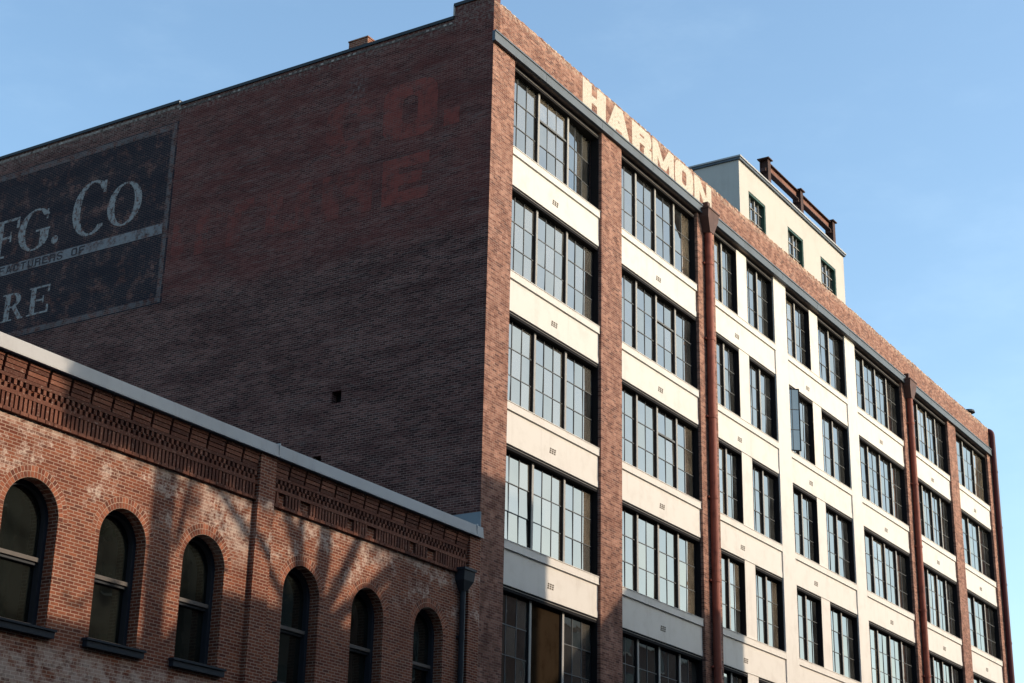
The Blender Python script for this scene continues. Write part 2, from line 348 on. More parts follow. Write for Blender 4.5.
# windows -----------------------------------------------------------
def window(x0, x1, s, units, cols, opts={}):
    """one opening: black frame with grey-faced mullions; each sash is a sub-part with its muntins and panes"""
    z1 = s + WHT; b = MB()
    yf, yb, yg = .112, .40, .300
    b.box(x0, x0 + .045, yf, yb, s, z1); b.box(x1 - .045, x1, yf, yb, s, z1)
    b.box(x0 + .045, x1 - .045, .114, yb, z1 - .15, z1)
    b.box(x0 + .045, x1 - .045, .104, .114, z1 - .075, z1 - .058, 2)
    b.box(x0 + .045, x1 - .045, .24, yb, s, s + .055)
    b.face([(x0, .5, s), (x1, .5, s), (x1, .5, z1), (x0, .5, z1)], 3)
    pit = (x1 - x0) / units
    for k in range(1, units):
        xm = x0 + pit * k; b.box(xm - .052, xm + .052, .245, yb, s + .055, z1 - .15); b.box(xm - .05, xm + .05, .22, .245, s + .055, z1 - .15, 1)
    fr = b.build('window', ['window_black', 'mullion_grey', 'head_line', 'black_void'], WH)
    segs = []
    for k in range(units):
        a = x0 + pit * k + (.055 if k else .05); e = x0 + pit * (k + 1) - (.055 if k < units - 1 else .05); o = opts.get(k, {})
        if o.get('leaf'): segs += [(k, a, a + o['leaf'], o), (k, a + o['leaf'] + .004, e, {})]
        else: segs.append((k, a, e, o))
    for k, a, e, o in segs:
        za, ze = s + .058, z1 - .153; g = MB()
        g.box(a, a + .035, .272, .32, za, ze); g.box(e - .035, e, .272, .32, za, ze); g.box(a + .035, e - .035, .272, .32, za, za + .035); g.box(a + .035, e - .035, .272, .32, ze - .035, ze)
        A, E_, Zb, Zt = a + .035, e - .035, za + .035, ze - .035
        zs = [Zb + (Zt - Zb) * i / 3 for i in range(4)]; xs = [A + (E_ - A) * i / cols for i in range(cols + 1)]
        for i in range(1, 0 if o.get('board') else cols): g.box(xs[i] - .010, xs[i] + .010, .284, .299, Zb, Zt, 1)
        for j in (() if o.get('board') else (1, 2)): g.box(A, E_, .283, .2985, zs[j] - .011, zs[j] + .011, 1)
        if o.get('bar'): g.box(a - .01, e + .01, .255, .272, zs[2] - .03, zs[2] + .03, 1)
        if o.get('board'):
            g.box(A, E_, .30, .31, Zb, Zt, 4)
        else:
            sash_t = random.gauss(0, .006); sash_r = random.gauss(0, .006)
            for i in range(cols):
                for j in range(3):
                    mi = 3 if (o.get('blind') and i >= o.get('from', 0) and j >= o.get('row', 0)) else 2
                    tx, tz = random.gauss(sash_r, .004), random.gauss(sash_t, .004)
                    px, pz = xs[i + 1] - xs[i], zs[j + 1] - zs[j]
                    g.face([(xs[i], yg - tx * px / 2 - tz * pz / 2, zs[j]), (xs[i + 1], yg + tx * px / 2 - tz * pz / 2, zs[j]), (xs[i + 1], yg + tx * px / 2 + tz * pz / 2, zs[j + 1]), (xs[i], yg - tx * px / 2 + tz * pz / 2, zs[j + 1])], mi)
        if o.get('swing'):
            hx, ang = (a if o['hinge'] == 'l' else e), R_(o['swing']); cc, ss = math.cos(ang), math.sin(ang)
            g.v = [(hx + (p[0] - hx) * cc - (p[1] - .30) * ss, .30 + (p[0] - hx) * ss + (p[1] - .30) * cc, p[2]) for p in g.v]
        sa = g.build('sash', ['window_black', 'muntin', 'glass', 'glass_blind', 'board'], fr)
        if o.get('board'): sa['label'] = 'window unit closed with a brown board'
        if o.get('swing'): sa['label'] = 'casement standing ajar'
def spandrel(x0, x1, s, xv=None):
    b = MB(); z0 = s - SPH
    b.box(x0, x1, .10, .6, z0, s - .02)
    b.box(x0, x1, .052, .10, s - .25, s - .02); b.box(x0, x1, .035, .34, s - .02, s)
    b.box(x0, x1, .042, .052, s - .25, s - .225)
    b.box(x0, x1, .088, .10, z0, z0 + .20)
    sp = b.build('spandrel', 'cream', WH)
    b = MB(); xc = (xv or (x0 + x1) / 2) + random.uniform(-.05, .05); zc = s - .83 + random.uniform(-.02, .02)
    for i in (-1, 0, 1):
        for j in (-1, 0, 1): b.box(xc + i * .125 - .04 + (.014 * j), xc + i * .125 + .04 + .014 * j, .092, .1, zc + j * .062 - .02, zc + j * .062 + .02)
    b.build('vent_grille', 'grille', sp)
random.seed(21)
BAYS = [(1.25, 6.68, 3, 3), (8.04, 13.80, 4, 2), (29.46, 35.26, 4, 2), (36.70, 41.85, 4, 2), (43.08, 48.30, 3, 2)]
PAIR = [(15.20, 20.72, ((15.20, 17.40), (18.30, 20.72))), (21.93, 28.30, ((21.93, 24.50), (25.40, 28.30)))]
for r, s in enumerate(ROWS):
    for bi, (x0, x1, n, c) in enumerate(BAYS):
        op = {}
        if bi == 0:
            op = {0: {2: dict(swing=5, hinge='l'), 1: dict(bar=1, blind=1, row=2)}, 1: {}, 3: {2: dict(blind=1, **{'from': 2, 'row': 1})}, 4: {1: dict(board=1)}}.get(r, {})
        if bi == 1:
            op = {0: {3: dict(blind=1, **{'from': 1})}, 1: {2: dict(bar=1)}, 2: {2: dict(bar=1), 3: dict(blind=1, **{'from': 1, 'row': 1})}, 3: {3: dict(blind=1, **{'from': 1})}}.get(r, {})
        if bi >= 2:
            for k in range(n):
                if random.random() < .16: op[k] = dict(blind=1, **{'from': random.randint(0, 1), 'row': random.choice((0, 0, 1))})
        window(x0, x1, s, n, c, op); spandrel(x0, x1, s)
    for pi, (x0, x1, ws) in enumerate(PAIR):
        for wi, (a, e) in enumerate(ws):
            op = {}
            if pi == 1 and wi == 0 and r == 1: op = {0: dict(swing=-50, hinge='l', leaf=.62)}
            else:
                for k in range(2):
                    if random.random() < .22: op[k] = dict(blind=1, **{'from': random.randint(0, 1), 'row': random.choice((0, 0, 1))})
            window(a, e, s, 2, 2, op)
        b = MB(); b.box(ws[0][1], ws[1][0], .112, .6, s + .001, s + WHT); b.build('pilaster', 'cream', WH)
        spandrel(x0, x1, s, x0 + 2.03)

# side wall toward the low building ------------------------------------
HOLES = [(4.94, 5.29, -7.69, -7.32), (5.55, 5.85, -9.55, -9.22)]
b = MB()
ys = sorted({.0, 40.} | {v for h in HOLES for v in h[:2]}); zs = sorted({G, 2.86} | {v for h in HOLES for v in h[2:]})
for i in range(len(ys) - 1):
    for j in range(len(zs) - 1):
        ym, zm = (ys[i] + ys[i + 1]) / 2, (zs[j] + zs[j + 1]) / 2
        if any(h[0] < ym < h[1] and h[2] < zm < h[3] for h in HOLES): continue
        b.face([(0, ys[i + 1], zs[j]), (0, ys[i], zs[j]), (0, ys[i], zs[j + 1]), (0, ys[i + 1], zs[j + 1])])
for y0, y1, z0, z1 in HOLES:
    b.face([(0, y0, z0), (.25, y0, z0), (.25, y0, z1), (0, y0, z1)]); b.face([(0, y1, z0), (0, y1, z1), (.25, y1, z1), (.25, y1, z0)])
    b.face([(0, y0, z1), (.25, y0, z1), (.25, y1, z1), (0, y1, z1)]); b.face([(0, y0, z0), (0, y1, z0), (.25, y1, z0), (.25, y0, z0)])
    b.face([(.25, y0, z0), (.25, y1, z0), (.25, y1, z1), (.25, y0, z1)], 1)
b.box(0, .35, .0, 1.41, 2.86, 4.52, skip='b'); b.box(0, .35, 1.41, 12.58, 2.86, 4.09, skip='b'); b.box(0, .35, 12.58, 40, 2.86, 4.20, skip='b')
side = b.build('side_wall', ['brick_side', 'black_void'], WH)
b = MB()
for y0, y1, z in ((-.03, 1.44, 4.52), (1.44, 12.55, 4.09), (12.55, 40, 4.20)): b.box(-.045, .40, y0, y1, z, z + .055); b.box(-.05, -.045, y0, y1, z - .05, z + .055)
b.box(-.05, .40, 1.412, 1.45, 4.145, 4.52, 1); b.box(-.047, .40, 12.545, 12.56, 4.145, 4.20, 1)
b.build('coping', ['dark_flash', 'coping_metal'], WH)
b = MB(); b.box(-.006, -.002, 1.46, 12.5, 3.87, 3.97); b.box(-.006, -.002, 12.51, 40, 3.98, 4.08); y = 1.5
while y < 40:
    z = 4.09 if y < 12.5 else 4.20
    b.box(-.018, -.002, y, y + .1, z - .20 + random.uniform(-.008, .008), z - .135)
    y += .215
b.build('dentil_course', 'brick_dots', side)
b = MB(); b.box(.3, XE, .6, 40, G, 3.4); b.build('rear_walls', 'brick_far', WH)
b = MB(); b.box(.36, XE, .6, 39.9, 3.4, 3.5); roof = b.build('roof', 'roof_felt', WH)
b = MB(); b.box(.36, .95, 5.0, 5.75, 3.5, 4.66); b.box(.34, .97, 4.98, 5.77, 4.66, 4.71); b.build('chimney', 'brick_low', roof)
b = MB(); b.tube([(46.6, .3, 4.2), (46.6, .3, 4.62)], .12, 12); b.tube([(46.6, .3, 4.62), (46.6, .3, 4.66), (46.6, .3, 4.78), (46.6, .3, 4.84)], [.14, .34, .30, .05], 14); b.build('roof_vent', 'dark_flash', roof)

# painted lettering: glyph shapes are sampled row by row into flat strips lying 4 mm proud of the brick
def ring(u, v, cx, cy, ax, ay, bx, by, k=2.): return (abs((u - cx) / ax) ** k + abs((v - cy) / ay) ** k <= 1) and (abs((u - cx) / bx) ** k + abs((v - cy) / by) ** k > 1)
def seg(u, v, x0, y0, x1, y1, wd):      # slanted bar, wd = horizontal width
    if not (min(y0, y1) - 1e-9 <= v <= max(y0, y1) + 1e-9): return False
    t = (v - y0) / (y1 - y0); return abs(u - (x0 + (x1 - x0) * t)) <= wd / 2
def block(ch, T=.34, t=.2):
    def f(u, v):
        if ch == 'H': return u < T or u > 1 - T or abs(v - .5) < t / 2
        if ch == 'I': return True
        if ch == 'N': return u < T * .8 or u > 1 - T * .8 or seg(u, v, T * .4, 1, 1 - T * .4, 0, T * .9)
        if ch == 'M': return u < T * .62 or u > 1 - T * .62 or seg(u, v, T * .31, 1, .5, .18, T * .66) or seg(u, v, 1 - T * .31, 1, .5, .18, T * .66)
        if ch == 'A': return seg(u, v, T * .42, 0, .5, 1, T * .84) or seg(u, v, 1 - T * .42, 0, .5, 1, T * .84) or (.2 < v < .2 + t and abs(u - .5) < (1 - v) * .4)
        if ch == 'R':
            if u < T: return True
            if v > .42: return (v > 1 - t or v < .42 + t or u > 1 - T) and not (u > .8 and (v - .71) ** 2 / .085 + (u - .8) ** 2 / .04 > 1)
            return u > 1 - T * 1.05 + (0.04 if v > .36 else 0)
        if ch == 'O': return ring(u, v, .5, .5, .5, .5, .5 - T, .5 - t, 4.)
        if ch == 'C': return ring(u, v, .5, .5, .5, .5, .5 - T, .5 - t, 4.) and not (u > .55 and abs(v - .5) < .16)
        if ch == 'U': return (u < T or u > 1 - T or v < t) and not (v < .25 and ((u - .5) / .5) ** 2 + ((v - .25) / .25) ** 2 > 1.15 and abs(u - .5) > .3)
        if ch == 'T': return v > 1 - t or abs(u - .5) < T / 2
        if ch == 'E': return u < T or v > 1 - t or v < t or (abs(v - .5) < t / 2 and u < .85)
        if ch == 'F': return u < T or v > 1 - t or (abs(v - .5) < t / 2 and u < .85)
        if ch == 'S': return ring(u, v, .5, .74, .5, .26, .5 - T, .26 - t * .8, 2.4) and not (u > .55 and .55 < v < .72) or ring(u, v, .5, .27, .5, .27, .5 - T, .27 - t * .8, 2.4) and not (u < .45 and .3 < v < .44)
        if ch == 'W': return seg(u, v, .1, 1, .3, 0, T * .6) or seg(u, v, .5, 1, .3, 0, T * .6) or seg(u, v, .5, 1, .7, 0, T * .6) or seg(u, v, .9, 1, .7, 0, T * .6)
        if ch == '.': return True
        return False
    return f
def serif(ch):
    def sf(u, v, c, wd, top=True, bot=True): return (bot and v < .045 and abs(u - c) < wd) or (top and v > .955 and abs(u - c) < wd)
    def f(u, v):
        if ch == 'O': return ring(u, v, .5, .5, .5, .5, .29, .46, 2.)
        if ch == 'C': return (ring(u, v, .56, .5, .56, .5, .33, .46, 2.) and u < .93 and not (u > .62 and .16 < v < .80)) or (.86 < u < .93 and (.74 < v < .95))
        if ch == 'G': return (ring(u, v, .53, .5, .53, .5, .31, .46, 2.) and u < .97 and not (u > .66 and .42 < v < .80)) or (.70 < u < .90 and .1 < v < .44) or (abs(v - .46) < .025 and .56 < u) or (.84 < u < .90 and .70 < v < .94)
        if ch == 'F': return abs(u - .26) < .11 or sf(u, v, .26, .26) or (v > .94 and u > .1) or (u > .90 and v > .72) or (abs(v - .52) < .03 and .2 < u < .72) or (abs(u - .70) < .035 and .38 < v < .66)
        if ch == 'E': return abs(u - .24) < .12 or sf(u, v, .24, .24) or ((v > .94 or v < .06) and u > .1) or (u > .90 and (v > .74 or v < .28)) or (abs(v - .5) < .03 and .2 < u < .74) or (abs(u - .72) < .035 and .36 < v < .64)
        if ch == 'R': return abs(u - .24) < .12 or sf(u, v, .24, .26) or (ring(u, v, .42, .735, .40, .265, .20, .215, 2.) and u > .3) or seg(u, v, .52, .5, .88, .0, .2) or (v < .045 and u > .78)
        if ch == 'A': return seg(u, v, .12, 0, .5, 1, .08) or seg(u, v, .84, 0, .5, 1, .22) or (abs(v - .3) < .03 and .2 < u < .75) or (v < .045 and (u < .26 or u > .66))
        if ch == 'W': return seg(u, v, .14, 1, .34, 0, .17) or seg(u, v, .52, 1, .34, 0, .06) or seg(u, v, .52, 1, .70, 0, .17) or seg(u, v, .92, 1, .70, 0, .06) or (v > .955 and (u < .3 or .4 < u < .64 or u > .82))
        if ch == 'M': return seg(u, v, .12, 0, .16, 1, .07) or abs(u - .84) < .09 or seg(u, v, .18, 1, .5, 0, .17) or seg(u, v, .80, 1, .5, 0, .06) or (v < .045 and (u < .26 or u > .68))
        if ch == '.': return (u - .5) ** 2 + (v - .5) ** 2 < .25
        return False
    return f
def glyph(mb, fn, P, rows=40, cols=120):
    """P(u, v) -> world point"""
    for j in range(rows):
        v0, v1, vm = j / rows, (j + 1) / rows, (j + .5) / rows; st = None
        for i in range(cols + 1):
            on = i < cols and fn((i + .5) / cols, vm)
            if on and st is None: st = i / cols
            if not on and st is not None:
                mb.face([P(st, v0), P(i / cols, v0), P(i / cols, v1), P(st, v1)]); st = None
def front_at(x0, x1, z0, z1, y): return lambda u, v: (x0 + (x1 - x0) * u, y, z0 + (z1 - z0) * v)
def side_at(ya, yb, z0, z1, x): return lambda u, v: (x, ya + (yb - ya) * u, z0 + (z1 - z0) * v)
b = MB()
for ch, x0, x1 in (('H', 5.39, 6.95), ('A', 7.02, 8.69), ('R', 8.80, 10.24), ('M', 10.31, 11.97), ('O', 12.05, 13.52), ('N', 13.61, 15.05)):
    glyph(b, block(ch, .38, .25), front_at(x0, x1, 3.225, 4.30, -.004))
b.build('painted_lettering', 'brick_front_lettered', par)
b = MB()
glyph(b, block('O', .36, .26), side_at(3.95, 1.93, .40, 2.32, -.004)); glyph(b, block('.'), side_at(1.68, 1.12, .45, 1.0, -.004), 6, 4)
glyph(b, block('E', .36, .25), side_at(3.85, 2.15, -1.72, -.20, -.004))
b.build('ghost_lettering', 'ghost_red', side)
b = MB(); glyph(b, block('C', .36, .24), side_at(6.15, 4.25, .43, 2.25, -.004))
for ch, ya, yb in (('I', 12.30, 11.75), ('I', 11.30, 10.75), ('T', 10.45, 8.90), ('U', 8.35, 6.55), ('R', 6.15, 4.22)):
    glyph(b, block(ch, .36, .25), side_at(ya, yb, -1.72, -.20, -.004))
b.build('ghost_lettering', 'ghost_faint', side)
# the framed dark sign with pale letters
b = MB(); b.face([(-.004, 36, -3.12), (-.004, 12.5, -3.12), (-.004, 12.5, 3.46), (-.004, 36, 3.46)]); sign = b.build('painted_sign', 'sign_ground', side)
b = MB()
X = -.008
for y0, y1, z0, z1 in ((12.58, 12.77, -3.08, 3.42), (12.77, 36, -3.08, -2.88), (12.77, 36, 3.20, 3.42)): b.face([(X, y1, z0), (X, y0, z0), (X, y0, z1), (X, y1, z1)])
b.build('border', 'sign_border', sign)
b = MB(); b.face([(X, 36, -.62), (X, 12.8, -.62), (X, 12.8, -.24), (X, 36, -.24)]); b.build('strip', 'sign_grey', sign)
b = MB()
for ch, ya, yb, z0, z1 in (('C', 17.12, 15.50, .05, 2.12), ('O', 15.45, 13.87, .08, 1.70), ('G', 19.74, 18.16, .06, 1.66), ('.', 18.02, 17.70, .10, .42), ('F', 21.0, 19.74, .08, 1.55), ('M', 22.9, 21.15, .08, 1.55),
    ('E', 18.80, 17.78, -2.43, -1.40), ('R', 20.08, 18.98, -2.43, -1.40), ('A', 21.3, 20.2, -2.43, -1.40), ('W', 22.9, 21.3, -2.43, -1.40)):
    glyph(b, serif(ch), side_at(ya, yb, z0, z1, X), 60, 90)
b.build('lettering', 'sign_white', sign)
b = MB(); y = 21.9
X = -.012
for ch in 'MANUFACTURERS':
    glyph(b, block(ch, .24, .18), side_at(y, y - .28, -.57, -.29, X), 16, 24); y -= .355
y = 16.95
for ch in 'OF': glyph(b, block(ch, .24, .18), side_at(y, y - .28, -.57, -.29, X), 16, 24); y -= .355
b.build('small_lettering', 'sign_dark', sign)

# downpipes with hopper heads ------------------------------------------
def downspout(xc, wd, yface, ztop, zbox, zfun, zbot, r, mats, parent, fr=-.36, yp=-.15):
    b = MB(); h = wd / 2
    b.hull([(xc - h, fr, zbox), (xc + h, fr, zbox), (xc + h, yface, zbox), (xc - h, yface, zbox)], [(xc - h - .03, fr - .03, ztop), (xc + h + .03, fr - .03, ztop), (xc + h + .03, yface, ztop), (xc - h - .03, yface, ztop)])
    b.box(xc - h - .055, xc + h + .055, fr - .055, yface, ztop, ztop + .06)
    q = r * 1.1
    b.hull([(xc - q, yp - q, zfun), (xc + q, yp - q, zfun), (xc + q, yp + q, zfun), (xc - q, yp + q, zfun)], [(xc - h, fr, zbox), (xc + h, fr, zbox), (xc + h, yface, zbox), (xc - h, yface, zbox)])
    ho = b.build('hopper', mats[0], None)
    b = MB(); b.tube([(xc, yp, zbot), (xc, yp, zfun)], r, 16)
    z = zfun - 1.2
    while z > zbot + .3:
        b.tube([(xc, yp, z - .05), (xc, yp, z + .05)], r * 1.14, 16); b.box(xc - r * 1.6, xc + r * 1.6, yp + r * .5, yface, z - .03, z + .03); z -= 2.9
    pi = b.build('downspout', mats[1], parent, smooth=False)
    ho.parent = pi; ho.location = WORLD[ho.name] - WORLD[pi.name]
    return pi
for xc in (14.40, 35.87):
    d = downspout(xc, .84, 0, 3.0, 2.72, 2.18, G, .138, ('hopper_brown', 'pipe_red'), WH)
    b = MB(); b.box(xc - .1, xc + .1, -.2, 0, 3.06, 3.42); b.build('scupper', 'hopper_brown', d)
b = MB(); b.tube([(48.98, -.16, G)] + [(48.98, -.16 + (.3 - .3 * math.cos(a)), 4.0 + .3 * math.sin(a)) for a in [i * math.pi / 16 for i in range(9)]] + [(48.98, .6, 4.3)], .14, 16)
for z in range(-22, 4, 3): b.tube([(48.98, -.16, z - .05), (48.98, -.16, z + .05)], .158, 16)
b.build('downspout', 'pipe_red_shaded', WH)['label'] = 'red corner pipe bending onto the roof, coloured dark as if in shade'
b = MB(); b.tube([(43.6, .15, 4.45), (44.6, .05, 4.37), (45.6, .1, 4.43), (46.4, .1, 4.42), (47.6, .06, 4.42), (48.4, .1, 4.38), (48.9, .3, 4.3)], .045, 8); b.build('conduit', 'dark_flash', WH)

# penthouse on the roof ---------------------------------------------------
PX0, PX1, PY, PZ = 22.13, 33.95, 2.0, 9.08
b = MB()
wins = [(23.05, 24.80), (27.20, 28.95), (31.0, 32.85)]; WZ0, WZ1 = 6.35, 8.02
xs = [PX0] + [v for w_ in wins for v in w_] + [PX1]
for i in range(len(xs) - 1):
    if i % 2 == 0: b.face([(xs[i], PY, 3.5), (xs[i + 1], PY, 3.5), (xs[i + 1], PY, PZ), (xs[i], PY, PZ)])
    else:
        a, e = xs[i], xs[i + 1]
        b.face([(a, PY, 3.5), (e, PY, 3.5), (e, PY, WZ0), (a, PY, WZ0)]); b.face([(a, PY, WZ1), (e, PY, WZ1), (e, PY, PZ), (a, PY, PZ)])
        for p in ([(a, PY, WZ0), (a, PY + .3, WZ0), (a, PY + .3, WZ1), (a, PY, WZ1)], [(e, PY, WZ0), (e, PY, WZ1), (e, PY + .3, WZ1), (e, PY + .3, WZ0)], [(a, PY, WZ1), (a, PY + .3, WZ1), (e, PY + .3, WZ1), (e, PY, WZ1)], [(a, PY, WZ0), (e, PY, WZ0), (e, PY + .3, WZ0), (a, PY + .3, WZ0)]): b.face(p)
b.face([(PX0, PY + 7, 3.5), (PX0, PY, 3.5), (PX0, PY, PZ), (PX0, PY + 7, PZ)]); b.face([(PX1, PY, 3.5), (PX1, PY + 7, 3.5), (PX1, PY + 7, PZ), (PX1, PY, PZ)])
b.face([(PX1, PY + 7, 3.5), (PX0, PY + 7, 3.5), (PX0, PY + 7, PZ), (PX1, PY + 7, PZ)])
ph = b.build('penthouse', 'penthouse_cream', WH)
b = MB(); b.box(PX0 - .07, PX1 + .07, PY - .09, PY + 7.07, PZ, PZ + .10, 0); b.box(PX0 - .11, PX1 + .11, PY - .13, PY + 7.1, PZ + .10, PZ + .17, 1); b.build('roof_edge', ['fascia_grey', 'coping_metal'], ph)
for a, e in wins:
    b = MB(); y0, y1 = PY + .10, PY + .2
    b.box(a, a + .09, PY + .02, y1, WZ0, WZ1); b.box(e - .09, e, PY + .02, y1, WZ0, WZ1); b.box(a + .09, e - .09, PY + .02, y1, WZ1 - .10, WZ1); b.box(a + .09, e - .09, y0, y1, WZ0, WZ0 + .08)
    b.box((a + e) / 2 - .03, (a + e) / 2 + .03, y0 + .02, y1, WZ0 + .08, WZ1 - .1, 1)
    for k in (-1, 1): b.box((a + e) / 2 + k * .42 - .014, (a + e) / 2 + k * .42 + .014, y0 + .04, y1 - .022, WZ0 + .08, WZ1 - .1, 1)
    for k in (1, 2): zz = WZ0 + (WZ1 - WZ0) * k / 3; b.box(a + .09, e - .09, y0 + .042, y1 - .021, zz - .014, zz + .014, 1)
    b.face([(a, y1 - .02, WZ0), (e, y1 - .02, WZ0), (e, y1 - .02, WZ1), (a, y1 - .02, WZ1)], 2)
    b.build('window', ['green_frame', 'mullion_grey', 'glass'], ph)
# steel frame on the penthouse -------------------------------------------
SF = thing('steel_frame', 'rusty steel frame of three posts and a long beam on the penthouse roof edge', 'steel frame', (30.1, 2.6, PZ + .17 + ZO))
SY = 2.6
for i, (xp, zt) in enumerate(((26.35, 11.0), (30.05, 11.0), (34.0, 11.0))):
    b = MB(); z0 = PZ + .17
    b.box(xp - .15, xp + .15, SY - .2, SY - .17, z0, zt); b.box(xp - .15, xp + .15, SY + .17, SY + .2, z0, zt); b.box(xp - .015, xp + .015, SY - .17, SY + .17, z0, zt)
    b.box(xp - .24, xp + .24, SY - .28, SY + .28, zt, zt + .05); b.box(xp - .26, xp - .15, SY - .12, SY + .12, zt - .62, zt - .46)
    b.build('post', 'steel_dark', SF)
for x0, x1 in ((26.55, 29.85), (30.25, 33.8)):
    b = MB(); b.box(x0, x1, SY - .012, SY + .012, 10.55, 10.93, 0); b.box(x0, x1, SY - .13, SY + .13, 10.93, 10.97, 1); b.box(x0, x1, SY - .13, SY + .13, 10.51, 10.55, 1)
    b.build('beam', ['steel_rust', 'steel_dark'], SF)

# ------------------------------------------------------------------ the low arched brick building
LB = thing('arched_brick_building', 'low red brick building with arched windows and a corbelled cornice under metal coping', 'building', (-12, 8, 0))
ARCH = [(-22.8, .66), (-20.35, .66), (-17.9, .67), (-15.40, .69), (-12.955, .655), (-10.535, .655), (-7.235, .655), (-4.70, .64), (-2.125, .645)]
SP, SILL, WT = -15.19, -17.27, -12.4
LY = .05; DEP = .36; NA = 22
def arch_pts(c, h): return [(c - h * math.cos(math.pi * i / NA), SP + h * math.sin(math.pi * i / NA)) for i in range(NA + 1)]
b = MB(); edges = [-25.5] + [v for c, h in ARCH for v in (c - h, c + h)] + [-.02]
for i in range(0, len(edges), 2): b.face([(edges[i], LY, G), (edges[i + 1], LY, G), (edges[i + 1], LY, WT), (edges[i], LY, WT)])
for c, h in ARCH:
    b.face([(c - h, LY, G), (c + h, LY, G), (c + h, LY, SILL), (c - h, LY, SILL)])
    p = arch_pts(c, h)
    for i in range(NA):
        b.face([(p[i][0], LY, p[i][1]), (p[i + 1][0], LY, p[i + 1][1]), (p[i + 1][0], LY, WT), (p[i][0], LY, WT)])
        b.face([(p[i][0], LY, p[i][1]), (p[i][0], LY + DEP, p[i][1]), (p[i + 1][0], LY + DEP, p[i + 1][1]), (p[i + 1][0], LY, p[i + 1][1])])
    for x in (c - h, c + h): b.face([(x, LY, SILL), (x, LY + DEP, SILL), (x, LY + DEP, SP), (x, LY, SP)])
    b.face([(c - h, LY, SILL), (c + h, LY, SILL), (c + h, LY + DEP, SILL), (c - h, LY + DEP, SILL)])
lw = b.build('front_wall', 'brick_low', LB)
b = MB(); b.box(-25.5, -.02, .62, 40, G, -12.6); b.build('rear_walls', 'brick_far', LB)
b = MB(); b.box(-25.5, -.02, .41, 40, -12.6, -12.45); b.build('roof', 'roof_felt', LB)
for x0, x1 in ((-9.10, -8.55), (-.55, -.02)):
    b = MB(); b.box(x0, x1, -.075, LY - .002, G, -12.32); b.build('pilaster', 'brick_low', LB)
# voussoir rings, sills, windows
for c, h in ARCH:
    b = MB()
    for r0, r1, n, yy in ((h + .006, h + .112, 27, -.006), (h + .124, h + .228, 31, -.004)):
        for k in range(n):
            a0 = math.pi * (k + .09) / n; a1 = math.pi * (k + .91) / n
            q = [(c - r * math.cos(a), SP + r * math.sin(a)) for r, a in ((r0, a0), (r0, a1), (r1, a1), (r1, a0))]
            b.hull([(x, LY, z) for x, z in q], [(x, LY + yy, z) for x, z in q])
    for i in range(NA):
        a0, a1 = math.pi * i / NA, math.pi * (i + 1) / NA
        b.face([(c - r * math.cos(a), LY - .0015, SP + r * math.sin(a)) for r, a in ((h + .001, a0), (h + .001, a1), (h + .236, a1), (h + .236, a0))], 1)
    b.build('arch_ring', ['brick_unit', 'mortar'], lw)
    b = MB(); b.box(c - h - .13, c + h + .13, -.07, LY + .3, SILL - .17, SILL - .02); b.box(c - h - .16, c + h + .16, -.10, LY + .3, SILL - .045, SILL - .002); b.build('sill', 'navy', lw)
    b = MB(); fw = .095; y0, y1 = LY + .27, LY + .42
    po = [(c - h, SILL)] + arch_pts(c, h) + [(c + h, SILL)]; pi_ = [(c - h + fw, SILL)] + arch_pts(c, h - fw) + [(c + h - fw, SILL)]
    for i in range(len(po) - 1):
        a, a2, d, d2 = po[i], po[i + 1], pi_[i], pi_[i + 1]
        b.face([(a[0], y0, a[1]), (a2[0], y0, a2[1]), (d2[0], y0, d2[1]), (d[0], y0, d[1])])
        b.face([(d[0], y0, d[1]), (d2[0], y0, d2[1]), (d2[0], y1, d2[1]), (d[0], y1, d[1])])
    b.box(c - h + fw, c + h - fw, y0 + .02, y1, SILL, SILL + .11, 1)
    b.box(c - h + fw, c + h - fw, y0 + .015, y1 - .02, -15.985, -15.905, 1); b.box(c - h + fw, c + h - fw, y0 + .06, y1, -16.045, -15.985, 0)
    wd = b.build('window', ['navy', 'rail_tan'], LB)
    g = MB(); hi = h - fw; yg = y0 + .11
    tl = random.gauss(0, .012)
    up = [(c - hi, yg, -15.95)] + [(c + hi, yg, -15.95)] + [(x, yg - tl * (z + 15.95), z) for x, z in reversed(arch_pts(c, hi))]
    g.face(up); tl = random.gauss(0, .012)
    g.face([(c - hi, yg + .03, SILL), (c + hi, yg + .03, SILL), (c + hi, yg + .03 + tl, -15.99), (c - hi, yg + .03 + tl, -15.99)])
    g.build('pane', 'glass_low', wd)
# corbelled cornice
random.seed(5)
for x0, x1 in ((-25.5, -9.10), (-8.55, -.55)):
    b = MB()
    x = x1 - .53
    while x > x0 - .4:
        xa = max(x, x0)
        for j in range(4):
            b.box(xa, x + .505, -.005 - .017 * j, LY - .002, -12.69 + .092 * j, -12.69 + .092 * j + .082)
        x -= .575
    b.box(x0, x1, -.012, LY - .002, -12.765, -12.70)
    n = int((x1 - x0) / .15)
    for k in range(n):
        for j in (0, 1):
            xx = x0 + .15 * k + .075 * j; b.box(xx + .004, xx + .074, -.022, LY - .002, -12.985 + .108 * j, -12.985 + .108 * j + .10)
    b.box(x0, x1, -.03, LY - .002, -13.072, -12.99)
    n = int((x1 - x0) / .112)
    for k in range(n):
        if x0 > -9 and (k % 23) in (2, 3, 9, 10, 11): continue
        xx = x0 + .112 * k; b.box(xx + .02, xx + .088, -.022 + random.uniform(-.004, .004), LY - .002, -13.345, -13.076)
    x = x0
    while x < x1 - .01:
        l = min(.205, x1 - x); b.box(x + .004, x + l - .004, -.04, LY - .002, -13.425, -13.355); x += .215
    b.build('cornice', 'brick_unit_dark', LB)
b = MB()
cuts = [-25.5, -17.2, -8.57, -.32, -.02]
